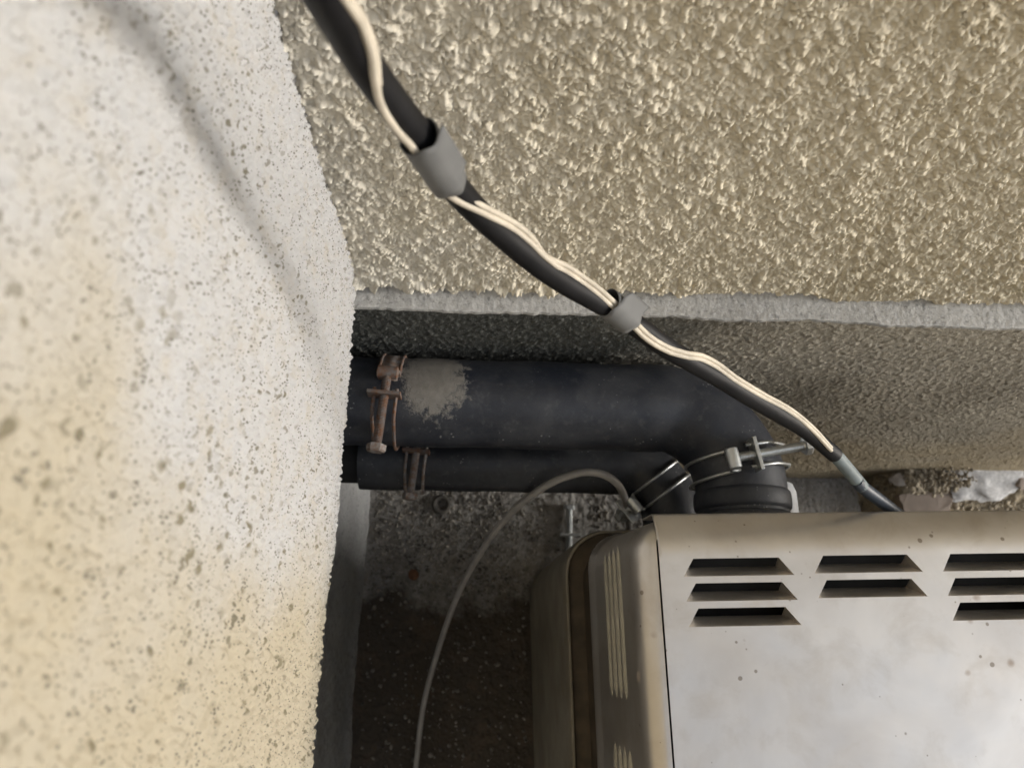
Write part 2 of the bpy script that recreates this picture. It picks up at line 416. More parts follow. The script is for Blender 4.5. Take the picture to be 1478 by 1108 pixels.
# thicker, lumpier run-out just above the foundation, near the corner
zz = np.linspace(0, .262, nv_)[None, :]; xx = np.linspace(-.075, .42, nd)[:, None]
lump = np.exp(-(zz / .010) ** 2) * (1 - sstep(xx, .03, .16)) 
hh = hh + lump * (.0028 + .0022 * sstep(a2, -.4, .8) + .0005 * b)
h = embed((len(us), len(vs_)), hh, i0, j0)
zb = np.zeros(len(us)); e1 = field(4, nd, ST, ST, .0022, 25)[0]; e2 = field(4, nd, ST, ST, .012, 26)[0]
zb[i0:i0 + nd] = .0016 * e1 + .0022 * e2
U, W = np.meshgrid(us, vs_, indexing='ij')
Z = .4745 + W + zb[:, None] * np.exp(-(W / .006) ** 2)
Y = .2085 - h
V = np.stack([U, Y, Z], -1)
lip = V[:, :1, :].copy(); lip[..., 1] = .2125; lip[..., 2] += .0012
lip0 = V[:, :1, :].copy(); lip0[..., 1] += .0012; lip0[..., 2] -= .0006
lip1 = lip.copy(); lip1[..., 1] = .24
V = np.concatenate([lip1, lip, lip0, V], 1) - BO
link('stucco', grid_mesh('stucco', V.reshape(-1, 3), V.shape[0], V.shape[1]), M['beige'], back, False)
# ledge
SL = 0.0007
us, i0, nd = axis_samples(-0.13, -0.13, 0.44, 3.0, SL, 8)
ss = np.arange(0, .0265, SL); nv_ = len(ss)
a = field(nd, nv_, SL, SL, .002, 31); b = field(nd, nv_, SL, SL, .0008, 32); e = field(4, nd, SL, SL, .018, 33)[0]; e2 = field(4, nd, SL, SL, .0018, 34)[0]
top = ss < .0225
prof_y = np.where(top, .2165 - ss, .1940 - 0 * ss); prof_z = np.where(top, .4705 - .0006 * (ss / .02), .4699 - (ss - .0225) * 1.0)
Y = np.tile(prof_y, (len(us), 1)); Z = np.tile(prof_z, (len(us), 1)); U = np.tile(us[:, None], (1, nv_))
hz = embed((len(us), nv_), .00010 * a + .00009 * b, i0, 0)
ey = np.zeros(len(us)); ey[i0:i0 + nd] = .0006 * e + .00025 * e2
wgt = sstep(ss, .012, .0225)[None, :]
Y = Y + ey[:, None] * wgt; Z = Z + hz
V = np.stack([U, Y, Z], -1) - BO
link('ledge', grid_mesh('ledge', V.reshape(-1, 3), len(us), nv_), M['ledge'], back, True)
# foundation face
SF = 0.0010
us, i0, nd = axis_samples(-0.13, -0.13, 0.62, 3.0, SF, 8)
vs_, j0, nv_ = axis_samples(-0.08, -0.015, 0.4685, 0.4685, SF, 2)
a = field(nd, nv_, SF, SF, .0020, 41); b = field(nd, nv_, SF, SF, .0011, 42); c = field(nd, nv_, SF, SF, .03, 43)
xx = np.linspace(-.13, .62, nd)[:, None]; zz = np.linspace(-.015, .4685, nv_)[None, :]
rough = 1.0 - .35 * sstep(xx, .12, .30)
rg = np.random.default_rng(79); acc = np.zeros((nd, nv_))
for _ in range(60000):
    ci, cj = rg.integers(3, nd - 3), rg.integers(3, nv_ - 2)
    if ci * SF > .58 and rg.random() < .6: continue
    r_ = min(.0019, .0009 * math.exp(rg.normal(.05, .3))); k_ = int(r_ / SF) + 1
    di = np.arange(max(0, ci - k_), min(nd, ci + k_ + 1)); dj = np.arange(max(0, cj - k_), min(nv_, cj + k_ + 1))
    q_ = r_ * r_ - ((di[:, None] - ci) * SF) ** 2 - ((dj[None, :] - cj) * SF) ** 2
    sl = acc[di[0]:di[-1] + 1, dj[0]:dj[-1] + 1]; np.maximum(sl, np.sqrt(np.clip(q_, 0, None)) * .75, out=sl)
h = embed((len(us), len(vs_)), (acc + .00015 * b) * rough + .0005 * c * sstep(.4685 - zz, 0, .03), i0, j0)
U, W = np.meshgrid(us, vs_, indexing='ij')
V = np.stack([U, .1953 - h, W], -1) - BO
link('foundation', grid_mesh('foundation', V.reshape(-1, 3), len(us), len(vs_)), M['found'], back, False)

# ---------------- added unseen eave and block wall, holding back sky light
ev = thing('unseen_eave', 'added unseen eave slab holding back sky light over the wall corner', 'eave', (0.3, -0.3, 1.95))
bm = bmesh.new(); box(bm, (-.50, -.27, .02), (0.44, 1.68, .04)); bmobj('soffit', bm, M['soffit'], ev)
bm = bmesh.new(); box(bm, (-.265, -.27, .02), (.03, 1.70, .14)); bmobj('fascia', bm, M['soffit'], ev)
bw = thing('unseen_block_wall', 'added unseen concrete block wall holding back sky light, facing the heater', 'wall', (0.6, -1.15, -.06))
for r_ in range(8):
    for c_ in range(9):
        bm = bmesh.new(); box(bm, (-1.8 + .4 * c_ + (.2 if r_ % 2 else 0), 0, .1 + .2 * r_), (.392, .12, .192), bev=.004); bmobj('block', bm, M['ledge'], bw)

# ---------------- side wall: white speckled stucco with undercut foundation
side = thing('stucco_wall', 'white speckled stucco wall overhanging its grey foundation, with a cable shadow', 'wall', (-0.09, 0.05, 0))
SO = np.array([-0.09, 0.05, 0.0])
SW = 0.00075
us, i0, nd = axis_samples(-2.2, -0.13, 0.214, 0.214, SW, 8)
vs_, j0, nv_ = axis_samples(0.0, 0.0, 0.40, 1.9, SW, 8)
a = field(nd, nv_, SW, SW, .0011, 51); b = field(nd, nv_, SW, SW, .0006, 52); c = field(nd, nv_, SW, SW, .016, 53)
rg = np.random.default_rng(78); acc = np.zeros((nd, nv_))
for _ in range(30000):
    ci, cj = rg.integers(3, nd - 3), rg.integers(0, nv_ - 3)
    r_ = min(.0018, .0010 * math.exp(rg.normal(.0, .25))); k_ = int(r_ / SW) + 1
    di = np.arange(max(0, ci - k_), min(nd, ci + k_ + 1)); dj = np.arange(max(0, cj - k_), min(nv_, cj + k_ + 1))
    q_ = r_ * r_ - ((di[:, None] - ci) * SW) ** 2 - ((dj[None, :] - cj) * SW) ** 2
    sl = acc[di[0]:di[-1] + 1, dj[0]:dj[-1] + 1]; np.maximum(sl, np.sqrt(np.clip(q_, 0, None)) * 1.2, out=sl)
hh = acc + .0006 * sstep(a, -1.6, .2) + .0002 * b + .0006 * c
h = embed((len(us), len(vs_)), hh, i0, j0)
U, W = np.meshgrid(us, vs_, indexing='ij')
e1 = field(4, nd, SW, SW, .0013, 54)[0]; e2 = field(4, nd, SW, SW, .010, 55)[0]
zb = np.zeros(len(us)); zb[i0:i0 + nd] = .0010 * e1 + .0012 * e2
xb = np.zeros(len(us)); xb[i0:i0 + nd] = .0006 * field(4, nd, SW, SW, .0009, 56)[0]
X = -.0690 - .0018 + h - .0180 * (0.2 - U)
X = X + xb[:, None] * np.exp(-(W / .003) ** 2)
Z = .466 + W + zb[:, None] * np.exp(-(W / .006) ** 2)
# bull-nosed bottom edge
X = X - .005 * (1 - sstep(W, 0, .007)) ** 1.5
V = np.stack([X, U, Z], -1)
l0 = V[:, :1, :].copy(); l0[..., 0] -= .004; l0[..., 2] -= .0015
l1 = V[:, :1, :].copy(); l1[..., 0] = -.135; l1[..., 2] = .463
V = np.concatenate([l1, l0, V], 1)[::-1] - SO
link('stucco', grid_mesh('stucco', V.reshape(-1, 3), V.shape[0], V.shape[1]), M['white'], side, True)
us, i0, nd = axis_samples(-2.2, -0.16, 0.20, 0.20, 0.0016, 6)
vs_, j0, nv_ = axis_samples(-0.08, -0.01, 0.470, 0.470, 0.0016, 2)
a = field(nd, nv_, .0016, .0016, .0024, 61); c = field(nd, nv_, .0016, .0016, .02, 62)
h = embed((len(us), len(vs_)), .00035 * a + .0010 * c, i0, j0)
U, W = np.meshgrid(us, vs_, indexing='ij')
X = -.1145 + h + .005 * sstep(.03 - W, 0, .03) - .012 * (0.2 - U)
V = np.stack([X, U, W], -1)[::-1] - SO
link('foundation', grid_mesh('foundation', V.reshape(-1, 3), len(us), len(vs_)), M['foundL'], side, True)

# ================================================================== HOSES
def elbow(x0, y_ax, z, cxy, R, y_end, zend=None, n=16):
    pts = [Vector((x, y_ax, z)) for x in np.linspace(x0, cxy[0], 24)]
    for k in range(1, n + 1):
        t = math.pi / 2 * (1 - k / n); pts.append(Vector((cxy[0] + R * math.cos(t), cxy[1] + R * math.sin(t), z)))
    for y in np.linspace(cxy[1], y_end, 12)[1:]: pts.append(Vector((cxy[0] + R, y, z)))
    return pts
def make_hose(name, label, z, y_ax, r, cxy, R, y_end, mat, x0, cuff_ys):
    t = thing(name, label, 'hose', (0.02, y_ax, z)); off = t.location
    path = elbow(x0, y_ax, z, cxy, R, y_end)
    rng = random.Random(5)
    L = len(path)
    rr = [r * (1 + .012 * math.sin(i * .9) + rng.uniform(-.004, .004)) for i in range(L)]
    bm = bmesh.new(); tube(bm, path, rr, 40); o = bmobj('tube', bm, mat, t, True, 50); shift(o, off)
    # moulded cuffs where the hose is pushed on its spigot
    for (y0, y1, dr) in cuff_ys:
        x = cxy[0] + R; n = 10
        p = [Vector((x, y0 + (y1 - y0) * k / n, z)) for k in range(n + 1)]
        rc = [r + dr * math.sin(math.pi * min(1, max(0, k / n))) ** .35 + .0004 for k in range(n + 1)]
        bm = bmesh.new(); tube(bm, p, rc, 40); o = bmobj('cuff', bm, mat, t, True, 50); shift(o, off)
    # spigot in the wall
    bm = bmesh.new(); tube(bm, [Vector((-.16, y_ax, z)), Vector((x0 + .012, y_ax, z))], r * .8, 28)
    o = bmobj('spigot', bm, M['dark'], t, True, 50); shift(o, off)
    return t
make_hose('rubber_hose', 'thick black rubber hose with a grey mortar smear, bending into the heater', .39, .1590, .0302,
          (.128, .102), .0575, .055, M['rubber'], -.118, [(.101, .088, .0016), (.086, .070, .0022)])
make_hose('rubber_hose', 'thinner black rubber hose running underneath the thick one', .30, .1390, .0235,
          (.117, .095), .044, .055, M['rubber2'], -.083, [(.088, .075, .001)])

# ================================================================== HOSE CLAMPS
def threaded(bm, p0, p1, r, pitch=.0010, seg=12):
    d = (p1 - p0); L = d.length; q = d.to_track_quat('Z', 'Y').to_matrix().to_4x4(); Mx = Matrix.Translation(p0) @ q
    n = int(L / pitch); prof = []
    for i in range(n): prof += [(r, i * pitch), (r, i * pitch + pitch * .35), (r * .86, i * pitch + pitch * .65)]
    prof.append((r, L)); lathe(bm, prof, seg, Mx)
def hexhead(bm, p, d, r, hgt):
    Mx = Matrix.Translation(p) @ d.to_track_quat('Z', 'Y').to_matrix().to_4x4()
    lathe(bm, [(r * .98, 0), (r, .0003), (r, hgt * .75), (r * .86, hgt)], 6, Mx)
def make_clamp(label, loc, rot, r, mats, s=1.0, by=.008, py=-.006, hy=-.0415, w=.0068, wr=.0012, stretch=1.0, band=True, tilt=0.0):
    wire_m, bolt_m, plate_m, head_m = mats
    t = thing('hose_clamp', label, 'hose clamp', loc, rot, None)
    bz = r + .0062 * s
    for sx in (-1, 1):
        pts = [Vector((sx * w * .55, by + .0012, bz + .0012)), Vector((sx * w, by + .003, r + .0022))]
        for k in range(0, 49):
            th = rad(72) - rad(72 + 212) * k / 48      # over the north flank, under, up the south flank
            pts.append(Vector((sx * w, math.cos(th) * (r + wr) * stretch, math.sin(th) * (r + wr))))
        pts += [Vector((sx * w * 1.02, py - .014, r + .0015)), Vector((sx * w * 1.05, py - .004, bz - .002)), Vector((sx * w * 1.05, py + .0045, bz - .001))]
        bm = bmesh.new(); tube(bm, catmull(pts, 2), wr, 8); bmobj('wire_loop', bm, wire_m, t, True, 50)
    tl = math.tan(tilt)
    P = lambda y: Vector(((by - y) * tl, y, bz))
    bm = bmesh.new(); threaded(bm, P(by), P(hy), .0030 * s); bmobj('bolt', bm, bolt_m, t, True, 25)
    bm = bmesh.new(); hexhead(bm, P(hy), (P(hy) - P(by)).normalized(), .0062 * s, .0048 * s); bmobj('bolt_head', bm, head_m, t)
    bm = bmesh.new(); box(bm, Vector((P(py).x, py, bz - .0002)), (.0215 * s, .0024 * s, .0115 * s), bev=.0004); bmobj('clamp_plate', bm, plate_m, t)
    bm = bmesh.new()
    Mx = Matrix.Translation((0, by + .001, bz - .0006)) @ Matrix.Rotation(rad(90), 4, 'Y')
    lathe(bm, [(.0030 * s, -.0068), (.0044 * s, -.0062), (.0046 * s, -.002), (.0046 * s, .002), (.0044 * s, .0062), (.0030 * s, .0068)], 18, Mx)
    bmobj('barrel', bm, plate_m, t, True, 40)
    if band:
        bm = bmesh.new(); A = []
        for k in range(15):
            th = rad(80) - rad(62) * k / 14
            A.append([bm.verts.new((x, math.cos(th) * (r + .0008), math.sin(th) * (r + .0008))) for x in (-w * .92, w * .92)])
        for p, q in zip(A[:-1], A[1:]): bm.faces.new((p[0], p[1], q[1], q[0]))
        o = bmobj('band', bm, head_m, t, True)
        md = o.modifiers.new('thickness', 'SOLIDIFY'); md.thickness = .0007; md.offset = 1
    return t
RUST = (M['rust'], M['rust'], M['rust'], M['rust2']); ZN = (M['zinc'],) * 4
make_clamp('rusty brown wire hose clamp around the thick hose beside the white wall', (-.0535, .1590, .39), (0, 0, rad(-4)), .0304, RUST, 1.0, .008, -.006, -.0390, tilt=rad(-1))
make_clamp('small grey rusty wire hose clamp around the thinner hose', (-.0385, .1390, .30), (0, 0, rad(-5)), .0237, (M['rust2'], M['rust2'], M['rust'], M['rust2']), .95, .010, .000, -.0320)
make_clamp('shiny zinc hose clamp with long bolt around the thick hose end', (.1835, .1185, .39), (0, 0, rad(101)), .0322, ZN, 1.0, +.014, .0, -.0325, stretch=1.0, band=False)
X_ = Vector((.6, -.8, 0)); Y_ = Vector((0, 0, 1)); Z_ = Vector((-.8, -.6, 0))
rot = Matrix((X_, Y_, Z_)).transposed().to_euler()
make_clamp('zinc hose clamp gripping the bend of the thinner hose beside the heater corner', (.152, .1225, .30), rot, .0240, ZN, 1.0, .012, -.004, -.034, band=False)

# loose bolt with its plate lying on the pad
t = thing('clamp_bolt', 'loose zinc bolt with a square plate lying on the concrete pad', 'bolt', (.117, .13, 0))
bm = bmesh.new(); A_ = Vector((.0005, .021, .0068)); B_ = Vector((-.0005, -.026, .0056)); threaded(bm, B_, A_, .0040); bmobj('bolt', bm, M['zinc'], t, True, 25)
bm = bmesh.new(); hexhead(bm, A_, (A_ - B_).normalized(), .0066, .0052); bmobj('bolt_head', bm, M['zinc'], t)
bm = bmesh.new(); box(bm, (0.001, -.008, .0062), (.024, .0028, .0125), bev=.0004); bmobj('clamp_plate', bm, M['zinc'], t)

# ================================================================== HEATER
HT = thing('bath_heater', 'squat stainless steel bath heater with louvred top panel', 'heater', (.0995, .0684, 0), (0, 0, rad(1.6)))
HW, HD = .44, .27            # plan size, local x east, local -y south
def rring(bm, x0, x1, y0, y1, r, z, seg=8):
    vs = []
    for (cx_, cy_, a0) in ((x1 - r, y1 - r, 0), (x0 + r, y1 - r, 90), (x0 + r, y0 + r, 180), (x1 - r, y0 + r, 270)):
        for k in range(seg + 1):
            a = rad(a0 + 90 * k / seg); vs.append(bm.verts.new((cx_ + r * math.cos(a), cy_ + r * math.sin(a), z)))
    return vs
def loft(bm, specs, cap0=False, cap1=False, drop=False):
    """specs: (west/east inset out, north, south out, corner radius, z)"""
    rings = [rring(bm, -o, HW + o, -HD - o, nrt - .0085, r, z) for (o, nrt, r, z) in specs]
    if drop:
        for R_ in rings:
            for v in R_:
                if v.co.z > .46 and v.co.y > -.0225: v.co.z -= .0105 * ((v.co.y + .0225) / .0235) ** 2.4
    for A, B in zip(rings[:-1], rings[1:]):
        n = len(A)
        for k in range(n):
            q_ = (A[k], A[(k + 1) % n], B[(k + 1) % n], B[k])
            if drop and min(v.co.z for v in q_) > .46 and min(v.co.y for v in q_) > -.05 and max(v.co.x for v in q_) - min(v.co.x for v in q_) > .1: continue
            bm.faces.new(q_)
    if cap0: bm.faces.new(rings[0])
    if cap1: bm.faces.new(rings[-1])
TOP = .50
# side cover: rolled shoulder, side, beaded lip
sp = []
sp.append((-.0002, -.002, .006, TOP - .004))
sp.append((.0002, -.0016, .006, TOP - .0006))
for k in range(0, 9):
    a = rad(90 * k / 8); sp.append((.0015 + .0105 * math.sin(a), .000 + .008 * math.sin(a) - .001, .008 + .012 * math.sin(a), TOP - .0006 - .0135 * (1 - math.cos(a))))
sp += [(.0135, .0090, .021, .440), (.0150, .0118, .022, .390), (.0155, .0122, .022, .382), (.0172, .0138, .023, .3795), (.0175, .0141, .023, .374), (.0158, .0126, .022, .371), (.010, .008, .020, .3705)]
bm = bmesh.new(); loft(bm, sp, drop=True); bmobj('side_cover', bm, M['steel'], HT, True, 40)
# lower casing with flange
rc = [(.011, .010, .02, .3712), (.0105, .012, .022, .302), (.014, .016, .025, .2992), (.0218, .0238, .031, .2985)]
bm = bmesh.new(); loft(bm, rc); bmobj('recess', bm, M['recess'], HT, True, 40)
cs = [(.0216, .0236, .031, .2988), (.0224, .0242, .0315, .3035), (.0240, .0256, .0325, .3035), (.0250, .0265, .033, .300), (.0252, .0266, .033, .285), (.0275, .028, .035, .16), (.028, .029, .035, .012)]
bm = bmesh.new(); loft(bm, cs, False, True); bmobj('lower_casing', bm, M['casing'], HT, True, 40)
# inner burner box seen through the louvres
bm = bmesh.new(); box(bm, (HW / 2, -HD / 2 + .002, TOP - .060), (HW - .012, HD - .016, .075)); bmobj('burner_box', bm, M['dark'], HT)
# top panel with real louvre cut-outs
louvres = []
rows = {0: 3, 1: 2, 2: 3, 3: 2, 4: 3}
for cidx in range(5):
    for ridx in range(rows[cidx]):
        x0 = .0185 + cidx * .0695 + (.0002 * ridx); y0 = -.0240 - ridx * .0125 + (.0006 if cidx else 0)
        louvres.append((x0, y0))
LW_T, LW_B, LH = .0455, .0585, .0090      # width at the slit, width at the fold, height
def panel_z(x, y):                        # flat with a rolled back edge and gentle oil-canning
    d = -y; zr = 0.0
    if d < .0225: zr = -.0105 * ((.0225 - d) / .0235) ** 2.4
    return TOP + zr
gapx = .0006
PC = [gapx, .0022, .012, HW / 2, HW - .012, HW - .0022, HW - gapx]
bnd = [Vector((gapx, -HD + .001, 0)), Vector((HW - gapx, -HD + .001, 0))] + [Vector((x, -.0225, 0)) for x in PC[::-1]]
polys = [bnd]
for (x, y) in louvres:
    dx = .0058
    polys.append([Vector((x, y, 0)), Vector((x + LW_T, y, 0)), Vector((x + LW_T + dx + .0015, y - LH, 0)), Vector((x - dx, y - LH, 0))])
flat = [v for p in polys for v in p]
bm = bmesh.new(); bv = [bm.verts.new((v.x, v.y, TOP)) for v in flat]
for tri in tessellate_polygon(polys):
    try: bm.faces.new([bv[i] for i in tri])
    except ValueError: pass
prev = bv[2:2 + len(PC)][::-1]
for k in range(1, 21):
    y = -.0225 + .0235 * k / 20
    row = [bm.verts.new((x, y, panel_z(0, y))) for x in PC]
    for i_ in range(len(PC) - 1): bm.faces.new((prev[i_], prev[i_ + 1], row[i_ + 1], row[i_]))
    prev = row
row = [bm.verts.new((x, .0020, TOP - .035)) for x in PC]
for i_ in range(len(PC) - 1): bm.faces.new((prev[i_], prev[i_ + 1], row[i_ + 1], row[i_]))
bmesh.ops.recalc_face_normals(bm, faces=bm.faces[:])
for f_ in bm.faces: f_.smooth = f_.calc_center_median().y > -.0225
o = bmobj('top_panel', bm, M['steel'], HT)
if o.data.polygons[0].normal.z < 0: o.data.flip_normals()
md = o.modifiers.new('thickness', 'SOLIDIFY'); md.thickness = .0008; md.offset = -1
# louvre flaps pressed inwards
def flap_mesh():
    bm = bmesh.new(); dx = .0058; n = 8
    A = []; 
    for k in range(n + 1):                # from the fold (south) down to the slit (north)
        t = k / n; e = t
        z = -.0003 - .0090 * (t ** 1.25); y = -LH + LH * .60 * t
        xl = -dx + (dx + .0022) * t * .62; xr = LW_T + dx + .0015 - (dx + .004) * t * .62
        A.append([bm.verts.new((xl + (xr - xl) * u, y, z)) for u in (0, .04, .5, .96, 1)])
    for p, q in zip(A[:-1], A[1:]):
        for i in range(4): bm.faces.new((p[i], p[i + 1], q[i + 1], q[i]))
    # slanted cheeks joining the flap to the sheet
    tl = bm.verts.new((0, 0, -.0008)); tr = bm.verts.new((LW_T, 0, -.0008))
    for k in range(n):
        bm.faces.new((A[k][0], A[k + 1][0], tl)); bm.faces.new((A[k][4], tr, A[k + 1][4]))
    me = bpy.data.meshes.new('louvre'); bmesh.ops.recalc_face_normals(bm, faces=bm.faces[:]); bm.to_mesh(me); bm.free()
    me.materials.append(M['steel']); return me
fm = flap_mesh()
for (x, y) in louvres:
    o = link('louvre', fm, None, HT); o.location = (x, y, TOP)
fm.polygons.foreach_set('use_smooth', np.ones(len(fm.polygons), dtype=bool)); fm.set_sharp_from_angle(angle=rad(35))
# pressed slits in the side
def lance_mesh():
    bm = bmesh.new(); L = .083; hw = .0040; n = 24
    rows_ = []
    for k in range(n + 1):
        t = k / n; y = -L * t; e = min(1, min(t, 1 - t) / .07)
        w = hw * e + .00005
        rows_.append([bm.verts.new((-.0010 * e * math.sin(math.pi * min(1, max(0, (u + 1) / 2) ** .7)), y, u * w)) for u in (-1, -.6, -.1, .4, .8, 1)])
    for p, q in zip(rows_[:-1], rows_[1:]):
        for i in range(5): bm.faces.new((p[i], p[i + 1], q[i + 1], q[i]))
    me = bpy.data.meshes.new('side_slit'); bmesh.ops.recalc_face_normals(bm, faces=bm.faces[:]); bm.to_mesh(me); bm.free()
    me.polygons.foreach_set('use_smooth', np.ones(len(me.polygons), dtype=bool)); me.materials.append(M['slit']); return me
lm = lance_mesh()
for y0 in (-.012, -.118):
    for k in range(4):
        z = .4585 - k * .0125
        o = link('side_slit', lm, None, HT); o.location = (-.0128 - .0004 * k, y0, z)
# white pipe behind the hose end
bm = bmesh.new(); tube(bm, [Vector((.1265, y, .36)) for y in (-.01, .02, .035, .041, .0435)], [.0105, .0105, .0105, .0085, .004], 20)
bmobj('pipe_stub', bm, M['white_pipe'], HT, True, 50)
# low feet
for fx in (.03, HW - .03):
    for fy in (-.03, -HD + .03):
        bm = bmesh.new(); box(bm, (fx, fy, .0065), (.04, .04, .0128), bev=.001); bmobj('foot', bm, M['dark'], HT)

# ================================================================== CABLES
def P_(lst): return [atd(x, y, d) for x, y, d in lst]
cab = [(470, -10, .150), (500, 45, .166), (535, 105, .181), (575, 160, .197), (605, 200, .210), (640, 250, .225), (680, 297, .243), (720, 334, .260), (770, 375, .277), (815, 407, .293), (860, 434, .307),
       (890, 452, .317), (930, 478, .330), (960, 500, .339), (1000, 524, .351), (1040, 547, .364), (1080, 571, .378), (1120, 594, .392), (1160, 619, .407), (1205, 656, .424)]
CW = P_(cab)
CW = [CW[0] + (CW[0] - CW[1]) * k for k in (9, 7, 5, 4, 3, 2, 1)] + CW
cable = thing('power_cable', 'black sheathed cable hanging diagonally across the beige wall', 'cable', tuple(CW[17])); co = cable.location
path = catmull(CW, 8)
bm = bmesh.new(); tube(bm, path, lambda t: .0044 - .0002 * math.sin(t * 40), 20); shift(bmobj('sheath', bm, M['sheath'], cable, True, 50), co)
g = P_([(1196, 649, .421), (1205, 656, .424), (1225, 679, .433), (1244, 702, .441)])
bm = bmesh.new(); tube(bm, catmull(g, 6), .0037, 18); shift(bmobj('grey_sleeve', bm, M['grey_cable'], cable, True, 50), co)
g = P_([(1236, 693, .437), (1244, 702, .441), (1270, 722, .451), (1296, 742, .461), (1310, 753, .467)]); g += [g[-1] + Vector((.006, -.002, -.03)), g[-1] + Vector((.012, -.004, -.10))]
bm = bmesh.new(); tube(bm, catmull(g, 6), .0036, 18); shift(bmobj('inner_cable', bm, M['blue_cable'], cable, True, 50), co)

def twin(pix, twist):
    """flat two-core wire; twist(i) angle of the flat side about the run"""
    c = catmull(P_(pix), 8); fr = frames(c, Vector((0, 0, 1))); n = len(c)
    A, B = [], []
    for i, (p, t, nn, b) in enumerate(fr):
        view = (Vector((0, 0, CAM_H)) - p).normalized(); s_ = t.cross(view).normalized(); v = s_.cross(t)
        a = twist(i / (n - 1)); d = s_ * math.cos(a) + v * math.sin(a)
        A.append(p + d * .00092); B.append(p - d * .00092)
    return A, B
w0 = [(505, 5), (524, 35), (538, 75), (543, 112), (552, 150), (573, 185), (600, 213), (630, 255), (655, 281), (700, 304), (740, 325), (766, 346), (785, 368), (800, 379), (816, 387), (836, 400), (862, 419),
      (890, 444), (915, 468), (938, 489), (964, 504), (990, 512), (1013, 516), (1036, 528), (1062, 547), (1100, 570), (1140, 592), (1172, 618), (1200, 648)]
_c2 = np.array(cab)
def wire_depth(x, y):
    best = None
    for A_, B_ in zip(_c2[:-1], _c2[1:]):
        ab = B_[:2] - A_[:2]; t_ = max(0, min(1, float(np.dot(np.array([x, y]) - A_[:2], ab) / np.dot(ab, ab))))
        q_ = A_ + (B_ - A_) * t_; e_ = math.hypot(q_[0] - x, q_[1] - y)
        if best is None or e_ < best[0]: best = (e_, q_[2])
    lat = best[0] * best[1] / F_PX
    return best[1] - math.sqrt(max(.0058 ** 2 - lat ** 2, .001 ** 2)) - .0003
w1 = [(x, y, wire_depth(x, y)) for x, y in w0]
w1 = [(440, -95, w1[0][2] - .030), (470, -48, w1[0][2] - .016), (487, -22, w1[0][2] - .008)] + w1
tw = lambda t: (1.15 if t < .26 else max(0.15, 1.15 - (t - .26) * 14)) if t < .40 else (1.2 * math.exp(-((t - .49) / .035) ** 2) + .2 + 1.3 * max(0, t - .80) * 3)
A, B = twin(w1, tw)
wire = thing('twin_wire', 'thin off-white two-core wire taped along the black cable', 'wire', tuple(A[120]))
for pth in (A, B):
    bm = bmesh.new(); tube(bm, pth, .00100, 10); shift(bmobj('core', bm, M['white_wire'], wire, True, 50), wire.location)

def tape(label, p0, p1, d0, d1, ra, rb, tail, tail_ang, skew):
    a, b = atd(*p0, d0), atd(*p1, d1); mid = (a + b) / 2; ax = (b - a); L = ax.length; ax.normalize()
    view = (Vector((0, 0, CAM_H)) - mid).normalized(); s_ = ax.cross(view).normalized(); v = s_.cross(ax)
    t = thing('tape_wrap', label, 'tape', tuple(mid))
    prof = []
    n = 36
    for k in range(n + 1):
        th = tail_ang - 2 * math.pi * 1.02 * k / n
        prof.append((math.cos(th) * ra * (1 - .0010 * k), math.sin(th) * rb * (1 - .0010 * k), 0.0))
    x0, y0, _ = prof[0]; tx, ty = -math.sin(tail_ang) * 1, math.cos(tail_ang)
    tl = []
    for k in range(6, 0, -1):
        f_ = k / 6; tl.append((x0 + tx * tail * f_, y0 + ty * tail * f_ - .0004 * f_, f_))
    prof = tl + prof
    bm = bmesh.new(); R_ = []
    m_ = 8
    for j in range(m_ + 1):
        q = j / m_ - .5
        R_.append([bm.verts.new(s_ * x + v * y + ax * (q * L * (1 - .25 * f_) + skew * f_ + .0006 * math.sin(x * 900 + q * 5))) for x, y, f_ in prof])
    for p, q in zip(R_[:-1], R_[1:]):
        for i in range(len(p) - 1): bm.faces.new((p[i], p[i + 1], q[i + 1], q[i]))
    o = bmobj('tape', bm, M['tape'], t, True)
    md = o.modifiers.new('thickness', 'SOLIDIFY'); md.thickness = .0003; md.offset = 0
    return t
tape('long grey tape wrap higher up the black cable, one corner peeling', (604, 196), (648, 262), .206, .226, .0055, .0054, .0050, rad(112), -.0035)
tape('short grey tape wrap with a pointed loose flap above the foundation ledge', (876, 436), (908, 462), .310, .321, .0057, .0055, .0075, rad(112), .0030)

# thin grey cord arching over the pad
cp = [atz(592, 1180, .012), atz(600, 1108, .02), atz(615, 1000, .06), atz(660, 860, .15), atz(720, 760, .26), atz(780, 706, .325), atz(830, 684, .350), atz(865, 683, .352), atz(890, 697, .340), atz(903, 722, .31), atz(908, 755, .25)]
cp += [cp[-1] + Vector((.008, -.01, -.05))]
cp = [Vector((cp[0].x - .03, cp[0].y - .25, .004))] + cp
cord = thing('grey_cord', 'slim pale grey cord arching from the dark gap to behind the heater', 'cord', tuple(cp[4]))
bm = bmesh.new(); tube(bm, catmull(cp, 10), .0028, 14); shift(bmobj('jacket', bm, M['cord'], cord, True, 50), cord.location)

